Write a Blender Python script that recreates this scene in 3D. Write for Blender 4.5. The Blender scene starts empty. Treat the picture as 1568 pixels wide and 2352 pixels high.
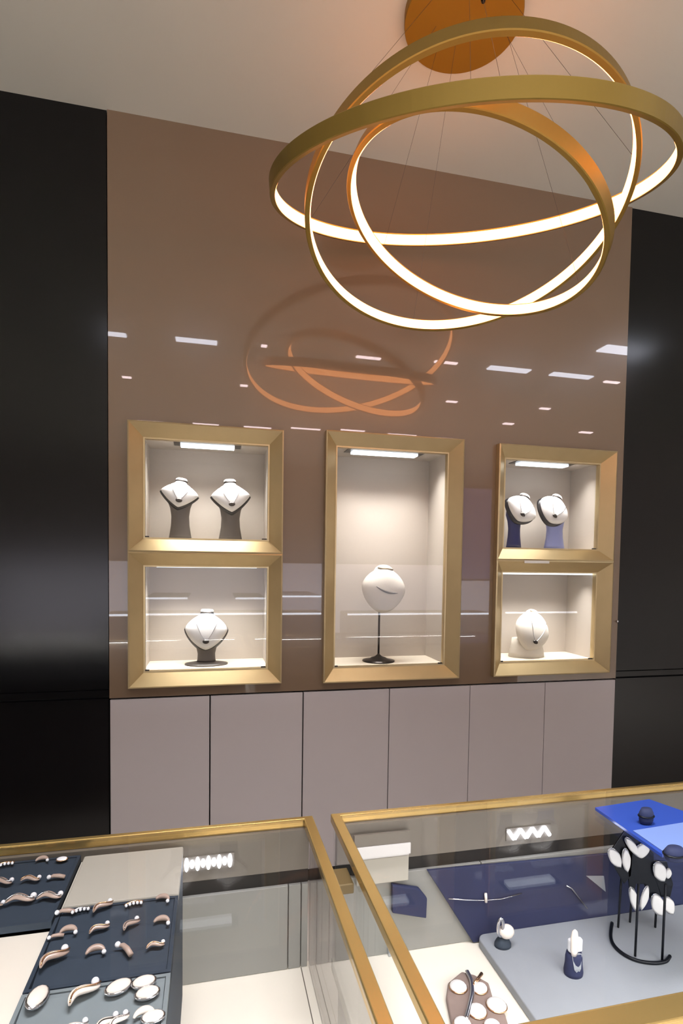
import bpy, bmesh, math, random
from mathutils import Vector, Matrix
PI = math.pi
random.seed(7)
SC = bpy.context.scene
COL = SC.collection
V = Vector

# ------------------------------------------------------------------ camera
F, YAW, PITCH, ROLL, YP, EYE = 1270.5, 0.2297, -0.0432, 0.0141, 1344.75, 1.55
D = 2.528                        # distance to the feature wall
CEIL = 3.40
fw = V((math.sin(YAW)*math.cos(PITCH), math.cos(YAW)*math.cos(PITCH), math.sin(PITCH)))
rt0 = V((math.cos(YAW), -math.sin(YAW), 0)); up0 = rt0.cross(fw)
rt = rt0*math.cos(ROLL) + up0*math.sin(ROLL); up = -rt0*math.sin(ROLL) + up0*math.cos(ROLL)
cam_d = bpy.data.cameras.new('camera'); cam = bpy.data.objects.new('camera', cam_d); COL.objects.link(cam)
m = Matrix((rt, up, -fw)).transposed().to_4x4(); m.translation = V((0, 0, EYE)); cam.matrix_world = m
cam_d.sensor_fit = 'HORIZONTAL'; cam_d.sensor_width = 36; cam_d.lens = F*36/1568
cam_d.shift_y = (YP-1176)/1568; cam_d.clip_start = 0.02
SC.camera = cam

def ray(x, y): return fw + rt*((x-784)/F) - up*((y-YP)/F)
def at(x, y, Y=None, Z=None):
    r = ray(x, y)
    k = Y/r.y if Y is not None else (Z-EYE)/r.z
    return V((r.x*k, r.y*k, EYE+r.z*k))
def mirrored(x, y, Z=CEIL):      # a spot of the shop behind, seen in the lacquered wall
    p = at(x, y, Z=Z); return V((p.x, 2*D-p.y, Z))

# ------------------------------------------------------------------ materials
def lin(c): return tuple(((v/255)/12.92 if v/255 <= .04045 else ((v/255+.055)/1.055)**2.4) for v in c)
def mat(name, col, rough=.5, metal=0, spec=.5, emit=None, es=0, noise=0, nscale=30, bump=0, bscale=80, stretch=(1,1,1), coat=0, coat_r=.05, trans=0, ior=1.45, alpha=1):
    mt = bpy.data.materials.new(name); mt.use_nodes = True
    nt = mt.node_tree; b = nt.nodes['Principled BSDF']
    c = lin(col)+(1,)
    b.inputs['Base Color'].default_value = c; b.inputs['Roughness'].default_value = rough
    b.inputs['Metallic'].default_value = metal; b.inputs['Specular IOR Level'].default_value = spec
    b.inputs['Coat Weight'].default_value = coat; b.inputs['Coat Roughness'].default_value = coat_r
    b.inputs['IOR'].default_value = ior; b.inputs['Transmission Weight'].default_value = trans
    if emit: b.inputs['Emission Color'].default_value = lin(emit)+(1,); b.inputs['Emission Strength'].default_value = es
    if noise or bump:
        tc = nt.nodes.new('ShaderNodeTexCoord'); mp = nt.nodes.new('ShaderNodeMapping'); mp.inputs['Scale'].default_value = stretch
        nt.links.new(tc.outputs['Object'], mp.inputs['Vector'])
    if noise:
        n = nt.nodes.new('ShaderNodeTexNoise'); n.inputs['Scale'].default_value = nscale; n.inputs['Detail'].default_value = 4
        nt.links.new(mp.outputs[0], n.inputs['Vector'])
        mx = nt.nodes.new('ShaderNodeMix'); mx.data_type = 'RGBA'
        mx.inputs[6].default_value = tuple(v*(1-noise) for v in c[:3])+(1,); mx.inputs[7].default_value = tuple(min(1, v*(1+noise)) for v in c[:3])+(1,)
        nt.links.new(n.outputs['Fac'], mx.inputs[0]); nt.links.new(mx.outputs[2], b.inputs['Base Color'])
    if bump:
        n2 = nt.nodes.new('ShaderNodeTexNoise'); n2.inputs['Scale'].default_value = bscale
        nt.links.new(mp.outputs[0], n2.inputs['Vector'])
        bp = nt.nodes.new('ShaderNodeBump'); bp.inputs['Strength'].default_value = bump; bp.inputs['Distance'].default_value = .002
        nt.links.new(n2.outputs['Fac'], bp.inputs['Height']); nt.links.new(bp.outputs[0], b.inputs['Normal'])
    return mt
def glass(name, tint=(236, 244, 242), refl=1.0):
    mt = bpy.data.materials.new(name); mt.use_nodes = True; nt = mt.node_tree; nt.nodes.clear()
    o = nt.nodes.new('ShaderNodeOutputMaterial'); t = nt.nodes.new('ShaderNodeBsdfTransparent'); g = nt.nodes.new('ShaderNodeBsdfGlossy')
    lw = nt.nodes.new('ShaderNodeLayerWeight'); lw.inputs['Blend'].default_value = .5; mx = nt.nodes.new('ShaderNodeMixShader')
    fr = nt.nodes.new('ShaderNodeMath'); fr.operation = 'POWER'; fr.inputs[1].default_value = 5; nt.links.new(lw.outputs['Facing'], fr.inputs[0])
    mu = nt.nodes.new('ShaderNodeMath'); mu.operation = 'MULTIPLY_ADD'; mu.inputs[1].default_value = .9*refl; mu.inputs[2].default_value = .025*refl; mu.use_clamp = True
    t.inputs[0].default_value = lin(tint)+(1,); g.inputs['Roughness'].default_value = .015
    nt.links.new(fr.outputs[0], mu.inputs[0]); nt.links.new(mu.outputs[0], mx.inputs[0]); nt.links.new(t.outputs[0], mx.inputs[1]); nt.links.new(g.outputs[0], mx.inputs[2]); nt.links.new(mx.outputs[0], o.inputs[0])
    return mt
M = {}
M['lacquer'] = mat('taupe_lacquer', (122, 101, 82), .22, spec=.5, coat=1, coat_r=.012, noise=.03, nscale=2)
M['door'] = mat('mauve_taupe_laminate', (188, 180, 182), .42, spec=.4, noise=.03, nscale=3)
M['dark'] = mat('charcoal_lacquer', (9, 9, 11), .17, spec=.5, noise=.1, nscale=2)
M['darkgap'] = mat('shadow_gap_black', (6, 6, 7), .6)
M['ceiling'] = mat('warm_white_ceiling', (196, 194, 184), .8, noise=.02, nscale=2)
M['plaster'] = mat('shop_plaster', (205, 198, 192), .8, noise=.04, nscale=2)
M['floor'] = mat('pale_floor_tile', (190, 182, 174), .5, noise=.08, nscale=4)
M['gold'] = mat('brushed_champagne_gold', (200, 180, 140), .4, metal=.8, noise=.08, nscale=12, stretch=(1, 1, 1))
M['brass'] = mat('polished_brass', (208, 176, 112), .26, metal=.85, noise=.05, nscale=20)
M['ringgold'] = mat('satin_gold_lamp_metal', (140, 114, 50), .42, metal=.55, noise=.05, nscale=6)
M['canopy'] = mat('amber_gold_canopy', (138, 102, 22), .5, metal=.4, noise=.03, nscale=3)
M['led'] = mat('warm_led_diffuser', (255, 240, 215), .5, emit=(255, 160, 95), es=7)
M['coolled'] = mat('cool_led_diffuser', (240, 248, 255), .5, emit=(236, 246, 255), es=2.5)
M['panel'] = mat('ceiling_panel_light', (240, 244, 255), .5, emit=(236, 240, 255), es=14)
M['dash'] = mat('linear_spot_light', (255, 235, 235), .5, emit=(255, 232, 236), es=18)
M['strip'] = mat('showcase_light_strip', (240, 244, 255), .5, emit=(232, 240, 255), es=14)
M['backlit'] = mat('pale_backlit_panel', (200, 195, 195), .5, emit=(206, 203, 215), es=3.4)
M['screen'] = mat('violet_screen', (90, 90, 180), .3, emit=(150, 145, 205), es=1.0)
M['lining'] = mat('cream_linen_lining', (186, 177, 167), .85, noise=.05, nscale=160, bump=.1, bscale=300)
M['niche_floor'] = mat('cream_niche_floor', (232, 222, 205), .6, noise=.02)
M['glass'] = glass('clear_glass', (249, 249, 249))
M['topglass'] = glass('counter_top_glass', (244, 243, 243), .8)
M['cream'] = mat('cream_leatherette', (222, 216, 204), .6, noise=.02, nscale=40)
M['backpanel'] = mat('grey_vitrine_back', (138, 138, 134), .45, noise=.04, nscale=3)
M['backband'] = mat('taupe_vitrine_rail', (112, 106, 98), .4, noise=.04, nscale=3)
M['padgrey'] = mat('blue_grey_pad', (138, 143, 150), .7, noise=.05, nscale=25, bump=.1, bscale=200)
M['padlight'] = mat('light_grey_pad', (176, 172, 162), .7, noise=.03, nscale=25)
M['navy'] = mat('navy_velvet', (34, 42, 76), .75, noise=.15, nscale=12)
M['slate'] = mat('slate_blue_tray_suede', (44, 56, 70), .75, noise=.15, nscale=40)
M['slatelight'] = mat('grey_tray_suede', (120, 130, 134), .75, noise=.1, nscale=40)
M['white'] = mat('white_satin_leatherette', (218, 217, 217), .45, noise=.03, nscale=30)
M['offwhite'] = mat('cream_bust_linen', (214, 208, 198), .7, noise=.05, nscale=60, bump=.15, bscale=200)
M['blackshell'] = mat('black_bust_backing', (24, 22, 26), .4)
M['greystand'] = mat('dark_grey_stand', (84, 78, 74), .4, noise=.15, nscale=12, stretch=(1, 1, .2))
M['navystand'] = mat('deep_navy_stand', (26, 32, 84), .3, noise=.2, nscale=12)
M['lavender'] = mat('lavender_blue_stand', (120, 128, 176), .3, noise=.12, nscale=14)
M['silver'] = mat('silver_metal', (205, 205, 210), .18, metal=1)
M['rose'] = mat('rose_gold_metal', (222, 178, 140), .22, metal=1)
M['diamond'] = mat('white_stone', (242, 244, 250), .12, spec=.9, coat=1)
M['pearl'] = mat('pearl_shell', (236, 226, 216), .25, coat=.8)
M['steel'] = mat('dark_steel', (70, 66, 64), .3, metal=.9)
M['blackmetal'] = mat('black_wire_metal', (14, 18, 26), .35, metal=.4)
M['blue'] = mat('blue_acrylic', (66, 98, 200), .12, trans=.45, spec=.6)
M['paleblue'] = mat('pale_blue_inlay', (112, 134, 190), .35)
M['taupepad'] = mat('taupe_velvet', (128, 112, 106), .8, noise=.2, nscale=40)
M['card'] = mat('pale_card', (225, 222, 214), .6)
M['brown'] = mat('bronze_bracket', (96, 80, 52), .5, metal=.3)
M['dimpearl'] = mat('dim_champagne_shell', (176, 154, 142), .3, coat=.5, noise=.15, nscale=60)
M['seam'] = mat('seam_shadow', (92, 86, 80), .7)

# ------------------------------------------------------------------ mesh helpers
def obj(name, bm, mt, parent=None, smooth=False, bevel=0, segs=2):
    me = bpy.data.meshes.new(name)
    bmesh.ops.recalc_face_normals(bm, faces=bm.faces[:])
    if parent is not None:
        bmesh.ops.translate(bm, verts=bm.verts[:], vec=-parent_world(parent))
    bm.to_mesh(me); bm.free()
    me.materials.append(mt)
    if smooth:
        for p in me.polygons: p.use_smooth = True
    o = bpy.data.objects.new(name, me); COL.objects.link(o)
    if parent is not None: o.parent = parent
    if bevel:
        b = o.modifiers.new('bevel', 'BEVEL'); b.width = bevel; b.segments = segs; b.limit_method = 'ANGLE'
    return o
def parent_world(p):
    t = V((0, 0, 0))
    while p is not None: t += p.location; p = p.parent
    return t
def tag(o, label, cat, group=None):
    o['label'] = label; o['category'] = cat
    if group: o['group'] = group
    return o
def thing(name, label, cat, loc=(0, 0, 0), group=None):
    o = bpy.data.objects.new(name, None); COL.objects.link(o); o.location = loc; o.empty_display_size = .05
    return tag(o, label, cat, group)
def struct(name, bm, mt, **k):
    o = obj(name, bm, mt, **k); o['kind'] = 'structure'; return o
def B(*boxes, bm=None):
    bm = bm or bmesh.new()
    for (x0, x1, y0, y1, z0, z1) in boxes:
        vs = [bm.verts.new((x, y, z)) for x in (x0, x1) for y in (y0, y1) for z in (z0, z1)]
        for f in ((0, 1, 3, 2), (4, 6, 7, 5), (0, 4, 5, 1), (2, 3, 7, 6), (0, 2, 6, 4), (1, 5, 7, 3)): bm.faces.new([vs[i] for i in f])
    return bm
def prism(bot, top, bm=None):
    bm = bm or bmesh.new(); n = len(bot)
    a = [bm.verts.new(p) for p in bot]; b = [bm.verts.new(p) for p in top]
    bm.faces.new(a[::-1]); bm.faces.new(b)
    for i in range(n): bm.faces.new((a[i], a[(i+1) % n], b[(i+1) % n], b[i]))
    return bm
def slab(pts, z0, z1, bm=None): return prism([(p[0], p[1], z0) for p in pts], [(p[0], p[1], z1) for p in pts], bm)
def lathe(prof, c=(0, 0, 0), n=28, sx=1, sy=1, bm=None):
    bm = bm or bmesh.new(); rings = []
    for r, z in prof:
        rings.append([bm.verts.new((c[0]+max(r, 1e-5)*sx*math.cos(2*PI*i/n), c[1]+max(r, 1e-5)*sy*math.sin(2*PI*i/n), c[2]+z)) for i in range(n)])
    for a, b in zip(rings, rings[1:]):
        for i in range(n): bm.faces.new((a[i], a[(i+1) % n], b[(i+1) % n], b[i]))
    bm.faces.new(rings[0][::-1]); bm.faces.new(rings[-1])
    return bm
def tube(pts, r, n=8, closed=False, bm=None, flat=1):
    bm = bm or bmesh.new(); pts = [V(p) for p in pts]; N = len(pts); rings = []
    rr = r if callable(r) else (lambda t: r)
    pn = None
    for i, p in enumerate(pts):
        d = (pts[(i+1) % N]-pts[i-1]) if closed else (pts[min(i+1, N-1)]-pts[max(i-1, 0)])
        d.normalize()
        if pn is None:
            pn = d.cross(V((0, 0, 1)));
            if pn.length < .05: pn = d.cross(V((0, 1, 0)))
        pn = (pn - d*pn.dot(d)).normalized(); q = d.cross(pn)
        k = rr(i/max(1, N-1))
        rings.append([bm.verts.new(p+pn*k*math.cos(2*PI*j/n)+q*k*flat*math.sin(2*PI*j/n)) for j in range(n)])
    for i in range(N if closed else N-1):
        a, b = rings[i], rings[(i+1) % N]
        for j in range(n): bm.faces.new((a[j], a[(j+1) % n], b[(j+1) % n], b[j]))
    if not closed: bm.faces.new(rings[0][::-1]); bm.faces.new(rings[-1])
    return bm
def ball(c, r, s=(1, 1, 1), bm=None, seg=14):
    bm = bm or bmesh.new()
    res = bmesh.ops.create_uvsphere(bm, u_segments=seg, v_segments=max(6, seg*2//3), radius=r)
    for v in res['verts']: v.co = V((v.co.x*s[0]+c[0], v.co.y*s[1]+c[1], v.co.z*s[2]+c[2]))
    return bm
def xform(bm, mx): bmesh.ops.transform(bm, matrix=mx, verts=bm.verts[:]); return bm

# ------------------------------------------------------------------ room shell
PX0, PX1 = -0.430, 2.106         # taupe feature panel
FLOORZ = 0.0
struct('floor', B((-4, 6, -6, D+.45, -.1, 0)), M['floor'])
struct('ceiling', B((-4, 6, -6, D+.45, CEIL, CEIL+.1)), M['ceiling'])
struct('wall_left', B((-4.1, -4, -6, D+.45, 0, CEIL)), M['plaster'])
struct('wall_right', B((6, 6.1, -6, D+.45, 0, CEIL)), M['plaster'])
struct('wall_front', B((-4, 6, -6.1, -6, 0, CEIL)), M['plaster'])
# case openings (x0, x1, z0, z1), outer edges of the gold frames
CASES = {'LU': (-.350, .309, 1.580, 2.133), 'LL': (-.350, .309, .992, 1.5795), 'C': (.503, 1.184, .985, 2.148),
         'RU': (1.370, 2.042, 1.5695, 2.141), 'RL': (1.370, 2.042, .985, 1.569)}
def holed(y0, y1, x0, x1, z0, z1, holes):
    bm = bmesh.new()
    xs = sorted({x0, x1} | {h[0] for h in holes} | {h[1] for h in holes}); zs = sorted({z0, z1} | {h[2] for h in holes} | {h[3] for h in holes})
    vd = {}
    def v(x, y, z):
        k = (round(x, 5), round(y, 5), round(z, 5))
        if k not in vd: vd[k] = bm.verts.new(k)
        return vd[k]
    def solid(i, j):
        if not (0 <= i < len(xs)-1 and 0 <= j < len(zs)-1): return False
        cx, cz = (xs[i]+xs[i+1])/2, (zs[j]+zs[j+1])/2
        return not any(h[0] < cx < h[1] and h[2] < cz < h[3] for h in holes)
    for i in range(len(xs)-1):
        for j in range(len(zs)-1):
            if not solid(i, j): continue
            a, b, c, d = xs[i], xs[i+1], zs[j], zs[j+1]
            for y in (y0, y1): bm.faces.new((v(a, y, c), v(b, y, c), v(b, y, d), v(a, y, d)))
            if not solid(i-1, j): bm.faces.new((v(a, y0, c), v(a, y1, c), v(a, y1, d), v(a, y0, d)))
            if not solid(i+1, j): bm.faces.new((v(b, y0, c), v(b, y1, c), v(b, y1, d), v(b, y0, d)))
            if not solid(i, j-1): bm.faces.new((v(a, y0, c), v(b, y0, c), v(b, y1, c), v(a, y1, c)))
            if not solid(i, j+1): bm.faces.new((v(a, y0, d), v(b, y0, d), v(b, y1, d), v(a, y1, d)))
    return bm
IN = .012
def shrink(h): return (h[0]+IN, h[1]-IN, h[2]+IN, h[3]-IN)
struct('wall_back', holed(D, D+.02, PX0, PX1, .946, CEIL, [shrink(h) for h in CASES.values()]), M['lacquer'])
struct('wall_behind', B((-4, 6, D+.42, D+.45, 0, CEIL)), M['plaster'])
# dark flanking panels with ledge and lower front
for nm, x0, x1 in (('wall_back_left', -4, PX0-.004), ('wall_back_right', PX1+.004, 6)):
    struct(nm, B((x0, x1, D+.006, D+.03, .985, CEIL)), M['dark'])
    struct(nm+'_ledge', B((x0, x1, D+.012, D+.04, .951, .979)), M['dark'])
    struct(nm+'_lower', B((x0, x1, D+.006, D+.03, .08, .943)), M['dark'])
struct('trim_1', B((-4, PX0, D+.032, D+.05, 0, CEIL)), M['darkgap'])
struct('trim_2', B((PX1, 6, D+.032, D+.05, 0, CEIL)), M['darkgap'])
struct('baseboard_back', B((-4, 6, D+.06, D+.08, 0, .08)), M['darkgap'])

# ------------------------------------------------------------------ cupboards under the panel
seams = [PX0+(PX1-PX0)*i/6 for i in range(7)]
cl = ['leftmost mauve-taupe cupboard under the feature wall, against the dark left panel', 'second cupboard from the left, below the lower left display case',
      'third cupboard from the left, between left and centre display cases', 'fourth cupboard from the left, under the tall centre display case',
      'fifth cupboard from the left, below the gap before the right cases', 'rightmost mauve-taupe cupboard, against the dark right panel']
for i in range(6):
    a, b = seams[i], seams[i+1]
    t = thing('base_cupboard', cl[i], 'cupboard', ((a+b)/2, D+.2, .0), 'handleless cupboards under the feature wall')
    obj('body', B((a+.001, b-.001, D+.022, D+.40, .06, .943)), M['darkgap'], t)
    g = .0028 if i in (0, 1, 2) else .0014
    obj('door', B((a+g, b-g, D, D+.02, .09, .938)), M['door'], t, bevel=.0012)

# ------------------------------------------------------------------ display cases
def frame_bm(h, w=.064, yo=D-.034, yi=D+.016):
    x0, x1, z0, z1 = h; bm = bmesh.new()
    def ringv(x0, x1, z0, z1, y): return [bm.verts.new(p) for p in ((x0, y, z0), (x1, y, z0), (x1, y, z1), (x0, y, z1))]
    L = [ringv(x0, x1, z0, z1, D-.001), ringv(x0, x1, z0, z1, yo), ringv(x0+.006, x1-.006, z0+.006, z1-.006, yo-.003), ringv(x0+w*.9, x1-w*.9, z0+w*.9, z1-w*.9, yi),
         ringv(x0+w, x1-w, z0+w, z1-w, yi), ringv(x0+w, x1-w, z0+w, z1-w, D+.045), ringv(x0+IN+.001, x1-IN-.001, z0+IN+.001, z1-IN-.001, D+.045), ringv(x0+IN+.001, x1-IN-.001, z0+IN+.001, z1-IN-.001, D-.001)]
    L.append(L[0])
    for a, b in zip(L, L[1:]):
        for i in range(4): bm.faces.new((a[i], a[(i+1) % 4], b[(i+1) % 4], b[i]))
    return bm
CL = {'LU': 'gold-framed wall display case at upper left, holding two white necklace busts on dark grey stands',
      'LL': 'gold-framed wall display case at lower left, holding one white bust on a round grey foot',
      'C': 'tall gold-framed wall display case in the centre with a single bust on a pole',
      'RU': 'gold-framed wall display case at upper right, holding two busts on blue stands',
      'RL': 'gold-framed wall display case at lower right with one short tilted cream bust'}
NW = .058; DEP = .27
LEDX = {'LU': (415, 538, 1018), 'C': (808, 955, 1045), 'RU': (1190, 1298, 1064)}
for k, h in CASES.items():
    x0, x1, z0, z1 = h
    t = thing('display_case', CL[k], 'display case', ((x0+x1)/2, D, z0), 'lit display cases set in the feature wall')
    obj('frame', frame_bm(h), M['gold'], t)
    a, b, c, d = x0+NW, x1-NW, z0+NW, z1-NW
    y0, y1, th = D+.047, D+DEP, .006
    obj('lining', B((a-th, a, y0, y1, c, d), (b, b+th, y0, y1, c, d), (a-th, b+th, y1, y1+th, c-th, d+th), (a-th, b+th, y0, y1, d, d+th)), M['lining'], t)
    obj('case_floor', B((a-th, b+th, y0, y1, c-th, c+.006)), M['niche_floor'], t)
    if k == 'LL':
        lp = obj('light_bar', B((a+.05, b-.05, y0+.02, y0+.035, d-.008, d)), M['coolled'], t)
    elif k == 'RL':
        lp = obj('light_bar', B((a+.02, b-.004, y0+.004, y0+.014, d-.014, d)), M['coolled'], t)
    else:
        xa, xb, yy = LEDX[k]
        pa, pb = at(xa, yy, Z=d-.014), at(xb, yy, Z=d-.014)
        ym = D+.105
        pa, pb = at(xa, yy, Y=ym), at(xb, yy, Y=ym)
        lp = obj('light_bar', B((pa.x, pb.x, ym-.028, ym+.028, d-.014, d-.002)), M['coolled'], t)
        obj('light_housing', B((pa.x-.03, pb.x+.03, ym-.045, ym+.045, d-.003, d)), M['steel'], t)
    obj('glass_pane', B((a+.001, b-.001, D+.03, D+.034, c+.002, d-.002)), M['glass'], t)
    ec = M['card']
    for sx in ([a+.004, b-.004] if k in ('LU', 'LL') else []):
        obj('corner_strip', B((sx-.004, sx+.004, D+.037, D+.045, c+.004, d-.004)), M['white'], t)
    for sx in ((a+.012, b-.02) if k != 'RU' else (b-.02,)):
        obj('glass_clip', B((sx-.011, sx+.011, D+.020, D+.029, c-.001, c+.012)), M['steel'], t, bevel=.002)
tag(obj('shelf_card', B((1.52, 1.66, D-.0385, D-.0375, 1.555, 1.5685)), M['card']), 'small blank pale card strip between the two right-hand display cases', 'card')
c_ = at(1417, 1427, Y=D)
tag(obj('panel_lock', ball((c_.x-.003, D-.004, c_.z), .008, (.8, .9, 1)), M['silver'], smooth=True), 'tiny round bright lock at the right edge of the taupe panel', 'lock')

# ------------------------------------------------------------------ necklace busts
def shield_bm(a, tb, bb, depth, p=1.4, off=0, n=48, rings=10, sag=0):
    """closed cushion with rounded-diamond outline in XZ, bulging to -Y"""
    bm = bmesh.new()
    def outline(t):
        c, s = math.cos(t), math.sin(t)
        b = tb if s > 0 else bb
        r = (abs(c/a)**p + abs(s/b)**p)**(-1/p)
        return r*c, r*s
    for side in (-1, 1):
        prev = None
        for k in range(rings+1):
            v = k/rings
            y = off + side*depth*(1 if side < 0 else .35)*math.sqrt(max(0, 1-v**2.6)) + sag*v*v
            if k == 0: cur = [bm.verts.new((0, y, 0))]
            else: cur = [bm.verts.new((outline(2*PI*i/n)[0]*v, y, outline(2*PI*i/n)[1]*v)) for i in range(n)]
            if prev:
                for i in range(n):
                    j = (i+1) % n
                    bm.faces.new((cur[i], cur[j], prev[0])) if len(prev) == 1 else bm.faces.new((prev[i], prev[j], cur[j], cur[i]))
            prev = cur
    bmesh.ops.remove_doubles(bm, verts=bm.verts[:], dist=1e-6)
    return bm
BY = D+.13
def bust(px, py_c, half, topr, botr, base_y, label, short, padmat, standmat, roll=0, yaw=0, tilt=-12, p=1.4, stand='hour', neckw=.3, shell=True, caseid='LU', sw=.5, Y=BY, bulge=.3, stand_dx=0, pend=True, necklace=True, dome=False):
    s = at(px+1, py_c, Y=Y).x-at(px, py_c, Y=Y).x
    c = at(px, py_c, Y=Y); floor = CASES[caseid][2]+NW+.0062
    a, tb, bb = half*s, topr*s, botr*s
    t = thing('necklace_bust', label, 'bust', (c.x, Y, floor), 'necklace busts in the wall display cases')
    Mx = Matrix.Translation(c) @ Matrix.Rotation(math.radians(yaw), 4, 'Z') @ Matrix.Rotation(math.radians(tilt), 4, 'X') @ Matrix.Rotation(math.radians(roll), 4, 'Y')
    dp = a*bulge
    front = obj('bust_form', xform(shield_bm(a, tb, bb, dp, p), Mx), padmat, t, smooth=True)
    if shell: obj('backing', xform(shield_bm(a*1.05, tb*1.05, bb*1.1, dp*.8, p, off=dp*.75), Mx @ Matrix.Translation((0, 0, -bb*.04))), M['blackshell'], t, smooth=True)
    # neck with a rounded rim
    nk = lathe([(a*neckw*1.25, 0), (a*neckw*.95, tb*.28), (a*neckw*.9, tb*.42), (a*neckw, tb*.52), (a*neckw*.82, tb*.60), (0, tb*.61)], sy=.75)
    if dome: nk.free(); nk = lathe([(a*neckw*1.5, -tb*.3), (a*neckw*1.35, 0), (a*neckw*1.12, tb*.2), (a*neckw*.92, tb*.38), (a*neckw*.6, tb*.5), (a*neckw*.25, tb*.55), (0, tb*.56)], sy=.8)
    obj('neck', xform(nk, Mx @ Matrix.Translation((0, dp*.35, tb*.62))), padmat, t, smooth=True)
    if dome: obj('choker', xform(tube([(a*neckw*.95*math.sin(u), -a*neckw*.8*math.cos(u)+dp*.3, tb*1.02-.012*math.cos(u)) for u in [-1.1+2.2*i/12 for i in range(13)]], lambda q: .002+.006*math.sin(PI*q), 8), Mx), M['brown'], t, smooth=True)
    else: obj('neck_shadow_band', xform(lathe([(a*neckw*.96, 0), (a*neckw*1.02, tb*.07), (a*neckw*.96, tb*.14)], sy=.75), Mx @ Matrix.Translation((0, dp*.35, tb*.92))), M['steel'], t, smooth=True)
    if necklace:
        pts = []
        for i in range(25):
            u = -1+2*i/24
            x = u*a*.55; z = tb*.55-(1-abs(u)**1.5)*(tb*.5+bb*.62)
            if dome and shell is False and stand == 'pole': x = u*a*.5+a*.02; z = -tb*.12-(1-u*u)*tb*.12-u*tb*.1  # pole bust: this line paints the dark crease of a fold
            rr = (abs(x/a)**p+abs(z/(tb if z > 0 else bb))**p)**(1/p)
            y = -dp*math.sqrt(max(0.02, 1-min(1, rr)**2.6))-.0008
            pts.append((x, y, z))
        nc = thing('necklace', 'fine silver necklace worn by the ' + short, 'necklace', tuple(c), 'necklaces on the wall-case busts')
        obj('chain', xform(tube(pts, (lambda q: .0012+.0055*math.sin(PI*q)) if dome and stand == 'pole' else .0013, 6), Mx), M['seam' if stand == 'pole' else 'silver'], nc, smooth=True)
        if pend: obj('pendant', xform(ball((0, pts[12][1]-.003, pts[12][2]-.004), .014, (1.1, .45, .75)), Mx), M['steel'], nc, smooth=True)
        nc['label'] = 'fine silver necklace on the ' + short
    H = c.z-floor
    x = c.x+stand_dx*s
    if stand == 'hour':
        w = a*sw
        prof = [(w*1.12, 0), (w*1.04, H*.1), (w*.9, H*.3), (w*.86, H*.5), (w*.98, H*.68), (w*1.25, H*.84), (w*1.2, H*.93)]
        o = obj('stand', lathe(prof, (x, Y+dp*.9+a*.12, floor), sy=.55), standmat, t, smooth=True)
    elif stand == 'pole':
        obj('pole', lathe([(.0055, .008), (.0050, H*.5), (.0050, H-bb*.6)], (x, Y+.01, floor)), M['steel'], t, smooth=True)
        obj('foot', lathe([(.082, 0), (.082, .004), (.05, .010), (.038, .018), (.02, .024), (.007, .034), (.005, .04)], (x, Y+.01, floor)), M['steel'], t, smooth=True)
    elif stand == 'foot':
        w = a*sw
        obj('pedestal', lathe([(w*.9, .008), (w*.82, H*.15), (w*.8, H*.3), (w*.95, H*.5), (w*1.1, H*.7)], (x, Y+dp*.6, floor), sy=.6), standmat, t, smooth=True)
        obj('foot', lathe([(a*1.02, 0), (a*1.02, .005), (a*.6, .012), (a*.5, .013)], (x, Y+dp*.4, floor), sy=.7), standmat, t, smooth=True)
    elif stand == 'stump':
        w = a*sw
        obj('pedestal', lathe([(w*1.15, 0), (w*1.12, H*.2), (w, H*.45), (w*.95, H*.7)], (x, Y+dp*.5, floor), sy=.65), standmat, t, smooth=True)
    return t
bust(413, 1132, 44, 30, 36, 1238, 'left bust in the upper left case, white diamond shape on a dark grey waisted stand', 'left bust in the upper left case', M['white'], M['greystand'], roll=8, yaw=6, sw=.55, p=1.22, caseid='LU', neckw=.32)
bust(530, 1138, 45, 32, 40, 1238, 'right bust in the upper left case, white diamond shape on a dark grey waisted stand', 'right bust in the upper left case', M['white'], M['greystand'], roll=-3, yaw=2, sw=.55, p=1.22, caseid='LU', neckw=.32)
bust(881, 1350, 50, 44, 56, 1515, 'cream egg-shaped bust raised on a thin metal pole in the centre case', 'egg-shaped bust on a pole in the centre case', M['offwhite'], M['steel'], roll=6, tilt=-6, p=1.7, stand='pole', caseid='C', shell=False, neckw=.42, bulge=.5, stand_dx=-8, pend=False, dome=True)
bust(474, 1444, 49, 38, 50, 1525, 'white bust with a round grey foot in the lower left case', 'white bust in the lower left case', M['white'], M['greystand'], roll=2, tilt=-10, p=1.45, stand='foot', caseid='LL', neckw=.32, sw=.52, bulge=.4)
bust(1198, 1168, 37, 28, 30, 1250, 'left bust in the upper right case, white on a deep navy stand', 'navy-stand bust in the upper right case', M['white'], M['navystand'], roll=28, yaw=8, sw=.42, caseid='RU', neckw=.32, p=1.5, stand_dx=-8)
bust(1272, 1170, 36, 28, 32, 1250, 'right bust in the upper right case, white on a lavender blue stand', 'lavender-stand bust in the upper right case', M['white'], M['lavender'], roll=30, yaw=8, sw=.58, caseid='RU', neckw=.32, p=1.6, stand_dx=12)
bust(1220, 1448, 41, 40, 44, 1503, 'short tilted cream bust standing in the lower right case', 'short cream bust in the lower right case', M['offwhite'], M['offwhite'], roll=22, yaw=10, p=1.7, stand='stump', caseid='RL', shell=False, dome=True, neckw=.36, sw=.82, bulge=.5, stand_dx=-4)

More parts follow.
